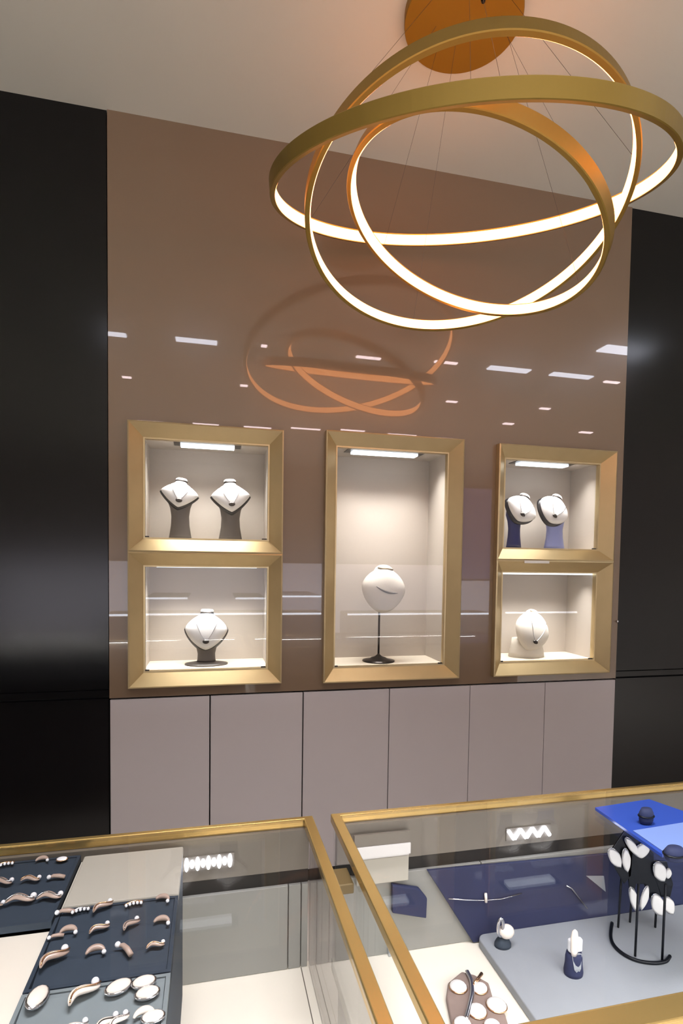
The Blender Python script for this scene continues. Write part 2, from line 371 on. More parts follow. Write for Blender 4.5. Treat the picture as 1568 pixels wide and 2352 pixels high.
# ------------------------------------------------------------------ chandelier
CH = V((.815, 1.75, CEIL))
ch = thing('ring_chandelier', 'gold chandelier of three interlaced glowing rings hanging from a round amber ceiling plate', 'chandelier', CH)
def ring_section(c, th, ph, r, prof):
    N = V((math.sin(th)*math.cos(ph), math.sin(th)*math.sin(ph), math.cos(th)))
    if N.z < 0: N = -N
    a = N.cross(V((0, 1, 0))).normalized(); b = N.cross(a)
    bm = bmesh.new(); n = 160; rings = []
    for i in range(n):
        t = 2*PI*i/n; d = math.cos(t)*a+math.sin(t)*b
        rings.append([bm.verts.new(c+d*(r+q[0])+N*q[1]) for q in prof])
    k = len(prof)
    for i in range(n):
        A, Bq = rings[i], rings[(i+1) % n]
        for j in range(k): bm.faces.new((A[j], A[(j+1) % k], Bq[(j+1) % k], Bq[j]))
    return bm, N, a, b
W2 = .0225
for cx, cy, cz, th, ph, r, lab in ((.800, 1.75, 1.238, .286, -1.941, .622, 'largest, flattest ring'), (.806, 1.75, 1.149, .294, 1.482, .513, 'middle ring, tilted up at the front'), (.840, 1.75, 1.119, .37, -.047, .431, 'smallest ring, tilted to the side')):
    c = V((cx, cy, cz+EYE))
    bm, N, a, b = ring_section(c, th, ph, r, [(0, -W2+.003), (-.004, -W2), (.009, -W2), (.012, -W2+.002), (.012, W2-.002), (.009, W2), (-.004, W2), (0, W2-.003)])
    ro = obj('ring', bm, M['ringgold'], ch, smooth=False); ro['label'] = lab
    bm, *_ = ring_section(c, th, ph, r, [(.0005, -W2+.0035), (-.007, -W2+.005), (-.007, W2-.005), (.0005, W2-.0035)])
    obj('light_strip', bm, M['led'], ro)
    for q in (0, 1, 2):
        t = ph+1.1+q*2*PI/3
        d = math.cos(t)*a+math.sin(t)*b
        pt = c+d*(r+.004)+N*W2
        top = CH+V((d.x*.12, d.y*.12, -.03))
        obj('cable', tube([pt, top], .0005, 6), M['steel'], ch)
obj('canopy', lathe([(.195, -.032), (.197, -.028), (.197, 0)], CH+V((0, .055, 0)), n=64), M['canopy'], ch)
obj('canopy_screw', lathe([(.006, -.038), (.008, -.032)], CH+V((.03, -.03, 0))), M['blackmetal'], ch)

# ------------------------------------------------------------------ the shop behind, seen only in the lacquer
def ceil_panel(x0, y0, x1, y1, lab, name='ceiling_panel_light', mt='panel', cat='ceiling light', grp=None):
    p, q = mirrored(x0, y0), mirrored(x1, y1)
    xa, xb = sorted((p.x, q.x)); ya, yb = sorted((p.y, q.y))
    ya = max(ya, -5.9); yb = max(yb, ya+.04)
    t = thing(name, lab, cat, ((xa+xb)/2, (ya+yb)/2, CEIL), grp)
    obj('diffuser', B((xa, xb, ya, yb, CEIL-.014, CEIL-.004)), M[mt], t)
    obj('rim', B((xa-.012, xb+.012, ya-.012, yb+.012, CEIL-.004, CEIL)), M['card'], t)
G1 = 'ceiling panel lights mirrored in the wall'
ceil_panel(235, 759, 291, 772, 'bright ceiling panel mirrored at the left edge of the taupe wall', grp=G1)
ceil_panel(403, 772, 498, 790, 'bright ceiling panel mirrored above the upper left case', grp=G1)
ceil_panel(1128, 838, 1208, 855, 'bright ceiling panel mirrored above the gap between centre and right cases', grp=G1)
ceil_panel(1272, 853, 1350, 869, 'bright ceiling panel mirrored above the upper right case', grp=G1)
ceil_panel(1395, 790, 1470, 816, 'bright ceiling panel mirrored at the right edge of the taupe wall', grp=G1)
G2 = 'small downlights mirrored in the wall'
for (x, y, w, lab) in ((291, 865, 11, 'first small downlight from the left, mirrored under the leftmost ceiling panel'), (560, 884, 8, 'small downlight mirrored left of the mirrored chandelier arcs'),
                       (1037, 921, 10, 'small downlight mirrored above the right end of the centre case'), (1251, 937, 8, 'small downlight mirrored above the middle of the upper right case'),
                       (1167, 972, 8, 'small downlight mirrored over the left corner of the upper right case'), (1345, 992, 10, 'lowest small downlight, mirrored just over the upper right case'),
                       (1402, 877, 15, 'small downlight mirrored near the right dark panel'), (1022, 832, 26, 'short light mirrored right of the mirrored chandelier arcs'),
                       (845, 821, 28, 'thin light mirrored over the crossing chandelier arcs'), (606, 793, 6, 'round spot mirrored left of the mirrored chandelier')):
    ceil_panel(x-w, y-2.2, x+w, y+2.2, lab, 'downlight', 'dash', 'downlight', G2)
G3 = 'row of linear lights mirrored along the case tops'
rows = ((316, 376, 968), (443, 502, 974), (560, 622, 981), (668, 735, 984), (782, 836, 988), (890, 955, 998), (1000, 1042, 1006))
wh = ('over the left end of the upper left case', 'over the middle of the upper left case', 'over the right end of the upper left case', 'over the gap left of the centre case', 'over the left of the centre case', 'over the middle of the centre case', 'over the right of the centre case')
for (a, b, y), w in zip(rows, wh):
    ceil_panel(a, y-2, b, y+2, 'linear ceiling light mirrored ' + w, 'linear_light', 'dash', 'ceiling light', G3)
t = thing('backlit_panel', 'long pale backlit panel low on the far shop wall, mirrored in the dark panels', 'wall panel', (1, -5.97, 0))  # added glow behind the camera, brightens the dark panels' reflections
obj('diffuser', B((-3.9, 5.9, -5.96, -5.94, .05, 1.5)), M['backlit'], t); obj('casing', B((-3.9, 5.9, -5.985, -5.961, 0, 1.55)), M['gold'], t)
# showcases at the back of the shop whose light strips mirror as horizontal lines
YB_ = -3.0
def mirY(x, y, Y=YB_): return at(x, y, Y=2*D-Y)
for k, (a, b, y, nm) in enumerate(((243, 742, 1413, 'long showcase with a lit top edge, mirrored across the left display cases'), (800, 1128, 1412, 'showcase with a lit top edge, mirrored across the centre display case'), (1165, 1330, 1408, 'short showcase with a lit top edge, mirrored in the lower right case'))):
    p, q = mirY(a, y), mirY(b, y-4)
    t = thing('showcase', nm, 'showcase', ((p.x+q.x)/2, YB_-.25, 0), 'showcases mirrored in the wall')
    obj('body', B((p.x, q.x, YB_-.5, YB_, 0, p.z-.03)), M['dark' if k != 1 else 'door'], t)
    obj('light_strip', B((p.x, q.x, YB_-.006, YB_+.008, p.z-.014, p.z+.012)), M['strip'], t)
    obj('top', B((p.x, q.x, YB_-.5, YB_-.008, p.z-.028, p.z+.012)), M['gold'], t)
for (a, b, y, w) in ((330, 430, 1375, 'left'), (541, 610, 1375, 'middle'), (648, 738, 1370, 'right')):
    p, q = mirY(a, y, -4.5), mirY(b, y, -4.5)
    t = thing('wall_shelf', w+' one of three lit wall shelves mirrored across the lower left case', 'shelf', ((p.x+q.x)/2, -5, p.z), 'lit shelves mirrored in the wall')
    obj('board', B((p.x, q.x, -6, -4.52, p.z-.012, p.z+.012)), M['plaster'], t)
    obj('light_strip', B((p.x, q.x, -4.52, -4.5, p.z-.014, p.z+.014)), M['strip'], t)
p, q = at(1050, 1120, Y=2*D+5.9), at(1135, 1330, Y=2*D+5.9)
t = thing('video_screen', 'violet-blue glowing wall screen mirrored between the centre and right cases', 'screen', ((p.x+q.x)/2, -5.97, 1.8))
obj('panel', B((p.x, q.x, -5.91, -5.89, q.z, p.z)), M['screen'], t); obj('casing', B((p.x-.04, q.x+.04, -5.935, -5.911, q.z-.04, p.z+.04)), M['blackmetal'], t)

# ------------------------------------------------------------------ glass counters
CT, GB = .95, .60                # glass top height, vitrine floor height
def counter(name, label, x0, x1, ybk, yf):
    t = thing(name, label, 'jewellery counter', ((x0+x1)/2, (ybk+yf)/2, 0), 'glass-topped counters with gold edges')
    w, hgt = .023, .020
    obj('plinth', B((x0+.02, x1-.02, yf+.02, ybk-.02, 0, GB-.03)), M['door'], t)
    obj('vitrine_floor', B((x0+.006, x1-.006, yf+.006, ybk-.004, GB-.03, GB)), M['cream'], t, bevel=.001)
    fr = bmesh.new()
    out = [(x0, yf), (x1, yf), (x1, ybk), (x0, ybk)]; wf = .042
    inn = [(x0+w, yf+wf), (x1-w, yf+wf), (x1-w, ybk-.013), (x0+w, ybk-.013)]
    z0, z1 = CT-hgt, CT
    L = [[fr.verts.new((p[0], p[1], z)) for p in ring] for ring, z in ((out, z0), (out, z1), (inn, z1), (inn, z0))]; L.append(L[0])
    for a, b in zip(L, L[1:]):
        for i in range(4): fr.faces.new((a[i], a[(i+1) % 4], b[(i+1) % 4], b[i]))
    obj('edge_frame', fr, M['brass'], t, bevel=.003, segs=3)
    obj('glass_top', B((x0+w+.0005, x1-w-.0005, yf+wf+.0005, ybk-.0135, CT-.008, CT-.001)), M['topglass'], t)
    for sx in (x0+.004, x1-.010):
        obj('side_glass', B((sx, sx+.006, yf+.03, ybk-.02, GB, CT-hgt)), M['glass'], t)
    obj('front_glass', B((x0+.012, x1-.012, yf+.008, yf+.014, GB, CT-hgt)), M['glass'], t)
    return t
XL0, XL1, XR0, XR1 = -1.6, .233, .276, 2.3
YBK, YFR = 1.262, .585
cl_ = counter('glass_counter', 'left glass-topped jewellery counter with a gold edge, holding dark trays', XL0, XL1, YBK, YFR)
cr_ = counter('glass_counter', 'right glass-topped jewellery counter with a gold edge, holding ring and earring stands', XR0, XR1, YBK, YFR)
YI = YBK-.022                    # inner face of the back boards
def backboards(t, x0, x1, split):
    obj('back_rail', B((x0+.012, x1-.012, YI, YBK-.002, .835, CT-.0205)), M['backband'], t, bevel=.001)
    obj('track', B((x0+.012, x1-.012, YI+.008, YBK-.002, .80, .835)), M['darkgap'], t)
    xs = [x0+.012]+split+[x1-.012]
    for a, b in zip(xs, xs[1:]):
        obj('sliding_door', B((a+.001, b-.001, YI, YBK-.004, GB+.0005, .80)), M['backpanel'], t, bevel=.0015)
backboards(cl_, XL0, XL1, [-.9, at(690, 2200, Y=YI).x-.03, at(690, 2200, Y=YI).x])
backboards(cr_, XR0, XR1, [.66, 1.1, 1.6])
for t, xx in ((cl_, at(708, 2300, Z=GB).x),):
    obj('floor_seam', B((xx-.001, xx+.001, YFR+.05, YI, GB, GB+.0004)), M['seam'], t)
# bracket in the gap
obj('joining_bracket', B((XL1+.001, XR0-.001, 1.03, 1.09, .895, .915)), M['brown'], cl_, bevel=.002)

# raised display deck on the left counter
ZD = .907
deckx1 = at(404, 2150, Z=ZD+.02).x-.006
tag(obj('display_deck', B((XL0+.02, deckx1, YFR+.02, YI-.002, GB+.001, ZD)), M['cream'], bevel=.002), 'raised cream display deck inside the left counter, under the trays', 'display deck')
def quad(pts, Z): return [at(x, y, Z=Z) for x, y in pts]
ZT = ZD+.018
def xy(p): return (p.x, p.y)
obj('edge_trim', B((deckx1+.0005, deckx1+.0025, YFR+.02, YI-.03, GB+.001, ZD+.0)), M['slate'], bpy.data.objects['display_deck'])
# light pad
a_, b_ = at(190, 1950, Z=ZT), at(404, 2058, Z=ZT)
SX0, SX1 = at(100, 2170, Z=ZT).x, deckx1+.003      # strip of trays
def yat(x, y): return at(x, y, Z=ZT).y
YP0, YP1 = min(yat(415, 1944), YI-.006), yat(412, 2056)
YT1 = yat(397, 2230)
tag(obj('display_pad', B((SX0+.004, SX1, YP1+.006, YP0, ZD+.0005, ZT)), M['padlight'], bevel=.003), 'plain light grey pad behind the dark jewellery tray in the left counter', 'display pad')
def tray(label, x0, x1, y0, y1, mt, rows, nm='jewellery_tray'):
    t = thing(nm, label, 'tray', ((x0+x1)/2, (y0+y1)/2, ZD), 'jewellery trays in the left counter')
    obj('base', B((x0, x1, y0, y1, ZD+.0005, ZD+.006)), mt, t)
    obj('rim', holed_flat(x0, x1, y0, y1, .006, ZD+.0006, ZT), mt, t)
    ys = []
    n = rows
    for i in range(n):
        ya = y0+.007+(y1-y0-.014)*i/n; yb = y0+.007+(y1-y0-.014)*(i+1)/n
        # each row is a sloped velvet ridge, low at the front
        bm = prism([(x0+.007, ya+.001, ZD+.006), (x0+.007, yb-.001, ZD+.006), (x0+.007, yb-.001, ZT-.001), (x0+.007, yb-.008, ZT-.001), (x0+.007, ya+.001, ZD+.009)],
                   [(x1-.007, ya+.001, ZD+.006), (x1-.007, yb-.001, ZD+.006), (x1-.007, yb-.001, ZT-.001), (x1-.007, yb-.008, ZT-.001), (x1-.007, ya+.001, ZD+.009)])
        obj('ridge', bm, mt, t)
        ys.append((ya, yb))
    return ys
def holed_flat(x0, x1, y0, y1, w, z0, z1):
    bm = bmesh.new()
    out = [(x0, y0), (x1, y0), (x1, y1), (x0, y1)]; inn = [(x0+w, y0+w), (x1-w, y0+w), (x1-w, y1-w), (x0+w, y1-w)]
    L = [[bm.verts.new((p[0], p[1], z)) for p in ring] for ring, z in ((out, z0), (out, z1), (inn, z1), (inn, z0))]; L.append(L[0])
    for a, b in zip(L, L[1:]):
        for i in range(4): bm.faces.new((a[i], a[(i+1) % 4], b[(i+1) % 4], b[i]))
    return bm
ysA = tray('dark slate-blue tray with three rows of jewellery, front centre of the left counter', SX0, SX1, YT1, YP1, M['slate'], 3)
ysG = tray('grey tray of white jewellery at the front of the left counter', SX0, SX1, YFR+.046, YT1-.003, M['slatelight'], 3)
XA1 = SX0-.004; YA0 = at(150, 2112, Z=ZT).y
ysB = tray('dark slate-blue tray with three rows of jewellery, at the far left back corner', XA1-.42, XA1, YA0, YI-.008, M['slate'], 3)

def jewel(kind, p, size, ang, label, group, mt='rose', st='pearl', name=None):
    """small jewellery pieces built around the origin in XY, z up"""
    nm = {'leaf': 'leaf_brooch', 'arc': 'crescent_pendant', 'comb': 'stone_bar_brooch', 'ring': 'finger_ring', 'drop': 'drop_earring', 'oval': 'oval_pendant'}[kind]
    cat = {'leaf': 'brooch', 'arc': 'pendant', 'comb': 'brooch', 'ring': 'ring', 'drop': 'earring', 'oval': 'pendant'}[kind]
    t = thing(nm, label, cat, p, group)
    R = Matrix.Translation(p) @ Matrix.Rotation(ang, 4, 'Z') @ Matrix.Rotation(.2, 4, 'X') @ Matrix.Scale(size*.92, 4)
    if kind == 'leaf':
        pts = [(-.5+i/12, .16*math.sin(i/12*PI*1.6), .13+.06*math.sin(i/12*PI)) for i in range(13)]
        obj('setting', xform(tube(pts, lambda u: .03+.12*math.sin(PI*min(1, u*1.02))**.8, 8, flat=.6), R), M[st], t, smooth=True)
        obj('stem', xform(tube([(x, y, z+.1) for x, y, z in pts], .025, 6), R), M[mt], t, smooth=True)
        obj('stone', xform(ball((.46, .02, .16), .12), R), M['diamond'], t, smooth=True)
    elif kind == 'arc':
        pts = [(.4*math.cos(x), .34*math.sin(x), .12) for x in [PI*(.05+.9*i/14) for i in range(15)]]
        obj('setting', xform(tube(pts, lambda u: .05+.1*math.sin(PI*u), 8), R), M[st], t, smooth=True)
        obj('stone', xform(ball((.38, -.02, .13), .11), R), M['diamond'], t, smooth=True)
    elif kind == 'comb':
        pts = [(-.5+i/10, .16*math.sin(i/10*PI), .1) for i in range(11)]
        obj('setting', xform(tube(pts, .07, 8), R), M[mt], t, smooth=True)
        for i in range(5): obj('stone', xform(ball((-.4+.2*i, -.1+.1*math.sin((i+.5)/5*PI), .14), .1, (.8, 1.2, .8)), R), M['diamond'], t, smooth=True)
    elif kind == 'ring':
        pts = [(.3*math.cos(2*PI*i/20), 0, .33+.3*math.sin(2*PI*i/20)) for i in range(20)]
        obj('band', xform(tube(pts, .055, 8, closed=True), R), M[mt], t, smooth=True)
        obj('stone', xform(ball((0, 0, .68), .17, (1, 1, .7)), R), M['diamond'], t, smooth=True)
    elif kind == 'drop':
        obj('setting', xform(tube([(-.45, .1, .1), (-.2, .14, .13), (.1, .02, .14), (.42, -.16, .1)], lambda u: .06+.13*u*(1.4-u), 8), R), M[st], t, smooth=True)
        obj('stone', xform(ball((-.45, .1, .14), .13), R), M['diamond'], t, smooth=True)
    else:
        obj('setting', xform(ball((0, 0, .1), .5, (1, .62, .22)), R), M[mt], t, smooth=True)
        obj('stone', xform(ball((0, 0, .14), .43, (1, .6, .26)), R), M[st], t, smooth=True)
    return t
def slope_z(ys, row, y):
    ya, yb = ys[row]; u = (y-ya)/(yb-.008-ya); return ZD+.009+(ZT-.001-ZD-.009)*min(1, max(0, u))
def lay(ys, row, items, where, group):
    ya, yb = ys[row]
    for (px, py, kind, size, deg, lab, mt, st) in items:
        p = at(px, py, Z=ZT-.004); y = min(max(p.y, ya+.012), yb-.012)
        jewel(kind, V((p.x, y, slope_z(ys, row, y)+.0045)), size, math.radians(deg), lab+', '+where, group, mt, st)
gA = 'jewellery in the front centre dark tray'
lay(ysA, 2, [(158, 2092, 'drop', .034, 20, 'white drop earring, leftmost', 'rose', 'dimpearl'), (190, 2088, 'comb', .034, 12, 'slim stone-set bar, second', 'silver', 'dimpearl'),
             (236, 2090, 'leaf', .040, 50, 'gold-stemmed leaf brooch, middle of its row', 'rose', 'dimpearl'), (308, 2082, 'comb', .034, 10, 'golden row of five stones', 'rose', 'dimpearl'), (372, 2078, 'arc', .032, -20, 'arched golden pendant, rightmost in its row', 'rose', 'dimpearl')], 'back row of the front centre dark tray', gA)
lay(ysA, 1, [(130, 2162, 'drop', .026, 30, 'tiny drop earring, leftmost in its row', 'rose', 'dimpearl'), (160, 2146, 'arc', .034, 0, 'pale crescent pendant, second in its row', 'rose', 'dimpearl'), (228, 2142, 'leaf', .036, 40, 'rose leaf brooch, third in its row', 'rose', 'dimpearl'),
             (300, 2136, 'leaf', .036, 58, 'silver leaf brooch, second from the right', 'silver', 'dimpearl'), (370, 2132, 'arc', .034, -10, 'round gold pendant, rightmost in its row', 'rose', 'dimpearl')], 'middle row of the front centre dark tray', gA)
lay(ysA, 0, [(122, 2218, 'leaf', .050, 55, 'long slim leaf brooch, leftmost', 'rose', 'dimpearl'), (220, 2200, 'arc', .036, 8, 'mauve crescent pendant, second in its row', 'silver', 'dimpearl'), (288, 2195, 'drop', .040, -30, 'curled drop earring, third in its row', 'rose', 'dimpearl'),
             (356, 2184, 'leaf', .030, 22, 'short pale leaf brooch, rightmost in its row', 'rose', 'dimpearl')], 'front row of the front centre dark tray', gA)
gB = 'jewellery in the far left dark tray'
lay(ysB, 2, [(22, 1980, 'comb', .036, 15, 'rose stone-set bar, leftmost in view', 'rose', 'dimpearl'), (108, 1966, 'arc', .030, 5, 'small silver crescent, second from the right', 'silver', 'dimpearl'), (152, 1964, 'oval', .026, 0, 'small square-cut pendant, rightmost in its row', 'rose', 'diamond')], 'back row of the far left tray', gB)
lay(ysB, 1, [(20, 2014, 'leaf', .040, 5, 'white slim leaf brooch, leftmost in view', 'silver', 'dimpearl'), (82, 2010, 'leaf', .036, 8, 'rose-edged leaf brooch, middle of its row', 'rose', 'dimpearl'), (142, 2003, 'drop', .034, 16, 'silver drop earring, rightmost in its row', 'silver', 'dimpearl')], 'middle row of the far left tray', gB)
lay(ysB, 0, [(8, 2056, 'leaf', .034, -5, 'grey leaf brooch cut by the frame edge', 'silver', 'dimpearl'), (62, 2053, 'leaf', .050, 14, 'long bright leaf brooch, middle of its row', 'silver', 'dimpearl'), (124, 2050, 'leaf', .044, 10, 'long dim leaf brooch, rightmost in its row', 'silver', 'dimpearl')], 'front row of the far left tray', gB)
gG = 'white jewellery in the grey front tray'
lay(ysG, 2, [(88, 2300, 'oval', .050, 80, 'large square white pendant at the left', 'silver', 'pearl'), (190, 2300, 'leaf', .052, 55, 'white winged brooch, second from the left', 'rose', 'pearl'), (272, 2282, 'oval', .044, 25, 'oval white pendant, third from the left', 'silver', 'pearl'),
             (332, 2258, 'oval', .040, 10, 'oval white pendant, right back corner', 'silver', 'pearl'), (338, 2292, 'oval', .040, 10, 'oval white pendant, second one down at the right', 'silver', 'pearl')], 'back row of the grey front tray', gG)
lay(ysG, 1, [(255, 2318, 'leaf', .036, 50, 'small dark-stemmed leaf brooch in the middle', 'steel', 'pearl'), (335, 2326, 'arc', .036, 0, 'silver crescent pendant at the right', 'silver', 'pearl'), (180, 2345, 'leaf', .036, 40, 'leaf brooch near the bottom, left of centre', 'silver', 'pearl'), (352, 2346, 'oval', .036, 5, 'white pendant at the bottom right', 'silver', 'pearl'), (120, 2346, 'drop', .034, 10, 'drop earring near the bottom left', 'silver', 'pearl'), (275, 2346, 'leaf', .034, 60, 'leaf brooch near the bottom, right of centre', 'silver', 'pearl')], 'second row of the grey front tray', gG)

# glowing segments on the back rails, painting reflections in the counter glass
def reflection_bar(name, lab, px0, px1, py, kind):
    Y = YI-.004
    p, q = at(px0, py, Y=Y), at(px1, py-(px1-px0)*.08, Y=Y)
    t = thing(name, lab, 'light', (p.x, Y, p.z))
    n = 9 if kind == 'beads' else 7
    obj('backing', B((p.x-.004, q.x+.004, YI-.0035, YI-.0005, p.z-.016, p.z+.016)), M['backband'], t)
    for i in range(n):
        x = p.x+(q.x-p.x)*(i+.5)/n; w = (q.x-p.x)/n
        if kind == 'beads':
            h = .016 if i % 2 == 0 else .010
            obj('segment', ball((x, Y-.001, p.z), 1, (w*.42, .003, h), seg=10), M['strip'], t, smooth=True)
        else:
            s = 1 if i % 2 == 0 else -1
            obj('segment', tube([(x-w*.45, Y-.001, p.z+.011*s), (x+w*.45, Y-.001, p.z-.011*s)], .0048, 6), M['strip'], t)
reflection_bar('bead_light', 'row of small bright white bead lights at the back of the left counter', 422, 534, 1987, 'beads')
reflection_bar('zigzag_light', 'bright white zigzag light at the back of the right counter', 1166, 1262, 1918, 'zig')

# ------------------------------------------------------------------ right counter contents
# long pale light-catching tray in the back corner
p0 = at(800, 1958, Y=YI-.03); 
RZ = .86
a, b = at(808, 1958, Z=RZ), at(938, 1950, Z=RZ)
t = thing('ring_rack', 'white comb-like ring rack in the back left corner of the right counter', 'ring rack', ((a.x+b.x)/2, a.y, RZ-.01))
yb_ = YI-.012
obj('base', B((a.x, b.x, a.y-.004, yb_, RZ-.012, RZ-.004)), M['white'], t)
obj('body', B((a.x+.008, b.x, a.y, yb_, RZ-.075, RZ-.0125)), M['padlight'], t, bevel=.002)
obj('backrest', B((a.x, b.x, yb_-.006, yb_, RZ-.004, RZ+.05)), M['backband'], t)
obj('light_rail', B((a.x, b.x, yb_-.010, yb_-.0065, RZ-.0035, RZ+.022)), M['white'], t)
for i in range(9):
    x = a.x+(b.x-a.x)*(i+.5)/9
    obj('tooth', prism([(x-.005, a.y, RZ-.0035), (x+.005, a.y, RZ-.0035), (x+.005, a.y+.004, RZ-.0035), (x-.005, a.y+.004, RZ-.0035)], [(x-.0012, a.y+.001, RZ+.012), (x+.0012, a.y+.001, RZ+.012), (x+.0012, a.y+.003, RZ+.012), (x-.0012, a.y+.003, RZ+.012)]), M['steel'], t)
Yc = YI-.012
q4 = [at(900, 2031, Y=Yc), at(962, 2040, Y=Yc), at(980, 2062, Y=Yc), at(978, 2108, Y=Yc), at(900, 2096, Y=Yc)]
tag(obj('velvet_pouch', prism([(p.x, Yc-.004, p.z) for p in q4], [(p.x, Yc+.010, p.z) for p in q4]), M['navy'], bevel=.003), 'small dark navy pouch hanging at the back below the ring rack', 'pouch')
# navy backdrop board, slanted left edge
Yn = YI-.006
q4 = [at(980, 1998, Y=Yn), at(1085, 2163, Y=Yn), at(1568, 2094, Y=Yn), at(1800, 2064, Y=Yn), at(1800, 1930, Y=Yn), at(1375, 1962, Y=Yn)]
for p in q4: p.z = max(p.z, GB+.001)
tag(obj('velvet_backdrop', prism([(p.x, Yn-.004, p.z) for p in q4], [(p.x, Yn+.004, p.z) for p in q4]), M['navy'], bevel=.001), 'dark navy backdrop board with a slanted left edge behind the ring stands', 'backdrop')
Yw = Yn-.007
def rod(name, lab, pts, r, mt, cat): return tag(obj(name, tube([at(x, y, Y=Yw) for x, y in pts], r, 8), M[mt], smooth=True), lab, cat)
t = thing('bar_necklace', 'thin silver bar necklace with one upright drop on the navy backdrop', 'necklace', at(1115, 2064, Y=Yw))
obj('chain', tube([at(x, y, Y=Yw) for x, y in ((1030, 2064), (1070, 2067), (1112, 2068), (1150, 2065), (1198, 2052))], .0016, 6), M['silver'], t, smooth=True)
obj('drop', tube([at(1115, 2052, Y=Yw-.002), at(1116, 2072, Y=Yw-.002)], .0036, 8), M['pearl'], t, smooth=True)
rod('slim_pin', 'slim silver pin slanting down on the navy backdrop', [(1300, 2034), (1312, 2040), (1348, 2086)], .0022, 'silver', 'pin')
q3 = [at(1346, 2012, Y=Yw), at(1386, 2012, Y=Yw), at(1390, 2048, Y=Yw)]
tag(obj('triangle_card', prism([(p.x, Yw-.001, p.z) for p in q3], [(p.x, Yw+.001, p.z) for p in q3]), M['padgrey']), 'small grey triangular card on the navy backdrop', 'card')
# grey platform with rounded back-left corner
ZP = GB+.022
A = at(1097, 2146, Z=ZP); Bp = at(1232, 2352, Z=ZP)
xl = (A.x+Bp.x)/2; yb2 = A.y; R_ = .022
pts = [(xl+R_-R_*math.cos(u), yb2-R_+R_*math.sin(u)) for u in [PI/2*i/8 for i in range(9)]]
yb2r = min(yb2+.03, Yn-.006)
pts = pts+[(1.15, yb2r), (XR1-.05, yb2r), (XR1-.05, YFR+.02), (xl, YFR+.02)]
tag(obj('display_platform', slab(pts, GB+.0005, ZP), M['padgrey'], bevel=.003, segs=3), 'blue-grey padded platform with a rounded corner on the cream floor of the right counter', 'display platform')
# ring stands
def ring_stand(px, py, w, h, lab, lab2, kind):
    c = at(px, py, Z=ZP); s = (at(px+1, py, Z=ZP)-c).x
    t = thing('ring_stand', lab, 'ring stand', c, 'ring stands on the grey platform')
    r, hh = w*s/2, h*s
    if kind == 'cup':
        obj('base', lathe([(r*1.0, 0), (r*1.04, hh*.15), (r*.92, hh*.5), (r*.9, hh*.8), (r*.8, hh)], c, 20, sy=.85), M['navy'], t, smooth=True)
        obj('insert', prism([(c.x-r*.5, c.y-r*.83, c.z+hh*.45), (c.x+r*.3, c.y-r*.83, c.z+hh*.45), (c.x, c.y-r*.8, c.z+hh*.2)], [(c.x-r*.6, c.y-r*.5, c.z+hh*1.02), (c.x+r*.6, c.y-r*.5, c.z+hh*1.02), (c.x, c.y, c.z+hh*1.02)]), M['padgrey'], t)
    else:
        obj('base', lathe([(r, 0), (r*1.0, hh*.3), (r*.8, hh*.7), (r*.55, hh)], c, 20, sy=.8), M['slate'], t, smooth=True)
    top = V((c.x, c.y, c.z+hh))
    g = thing('finger_ring', lab2, 'ring', top, 'rings on the grey platform')
    if kind == 'cup':
        b = B((top.x-r*.7, top.x+r*.9, top.y-r*.35, top.y+r*.35, top.z+.0005, top.z+r*1.5))
        obj('setting', b, M['diamond'], g, bevel=.006, segs=3)
        obj('band', lathe([(r*.28, 0), (r*.42, r*.5), (r*.44, r*1.9), (r*.3, r*2.6), (r*.1, r*2.8)], (top.x-r*.35, top.y-r*.5, top.z), 16, sy=.7), M['pearl'], g, smooth=True)
    else:
        obj('setting', ball((top.x+r*.35, top.y-.003, top.z+r*.75), r*.95, (1, .8, .85)), M['pearl'], g, smooth=True)
        obj('band', tube([(top.x-r*.5+r*.55*math.cos(2*PI*i/20)*.6, top.y-.006, top.z+r*1.45+r*1.05*math.sin(2*PI*i/20)) for i in range(20)], r*.2, 8, closed=True), M['silver'], g, smooth=True)
ring_stand(1154, 2172, 40, 20, 'low slate ring stand near the left back corner of the grey platform', 'ring with a round white pearl stone on the low stand', 'low')
ring_stand(1316, 2236, 44, 52, 'taller dark navy cup-shaped ring stand in the middle of the platform', 'white square-stone ring on the tall cup stand', 'cup')

# earring stand: curved base, uprights, dark leaf shaped holders
c0 = at(1470, 2160, Z=ZP)
t = thing('earring_stand', 'black wire earring stand with a curved base at the right of the platform', 'earring stand', c0)
arcpx = [(1405, 2120), (1402, 2150), (1410, 2172), (1432, 2192), (1462, 2206), (1500, 2212), (1528, 2208), (1538, 2196)]
arc = [at(x, y, Z=ZP+.004) for x, y in arcpx]
def smooth_pts(P, n=6):
    out = []
    for i in range(len(P)-1):
        p0, p1, p2, p3 = P[max(i-1, 0)], P[i], P[i+1], P[min(i+2, len(P)-1)]
        for k in range(n):
            u = k/n; out.append(.5*((2*p1)+(p2-p0)*u+(2*p0-5*p1+4*p2-p3)*u*u+(3*p1-p0-3*p2+p3)*u**3))
    out.append(P[-1]); return out
obj('base', tube(smooth_pts(arc), .0042, 8), M['blackmetal'], t, smooth=True)
ups = [((1419, 2130), 2010, 'l'), ((1446, 2118), 2010, 'l'), ((1458, 2196), 2030, 'f'), ((1520, 2206), 2030, 'f'), ((1504, 2130), 2000, 'm')]
for (bx, by), ty, _ in ups:
    b0 = at(bx, by, Z=ZP+.004); tp = at(bx+8, ty, Y=b0.y)
    obj('upright', tube([b0, (b0+tp)/2, tp], .0028, 8), M['blackmetal'], t, smooth=True)
Ys = c0.y+.01
def leafplate(pxs, Yy, th=.004): 
    q = [at(x, y, Y=Yy) for x, y in pxs]
    return prism([(p.x, Yy-th/2, p.z) for p in q], [(p.x, Yy+th/2, p.z) for p in q])
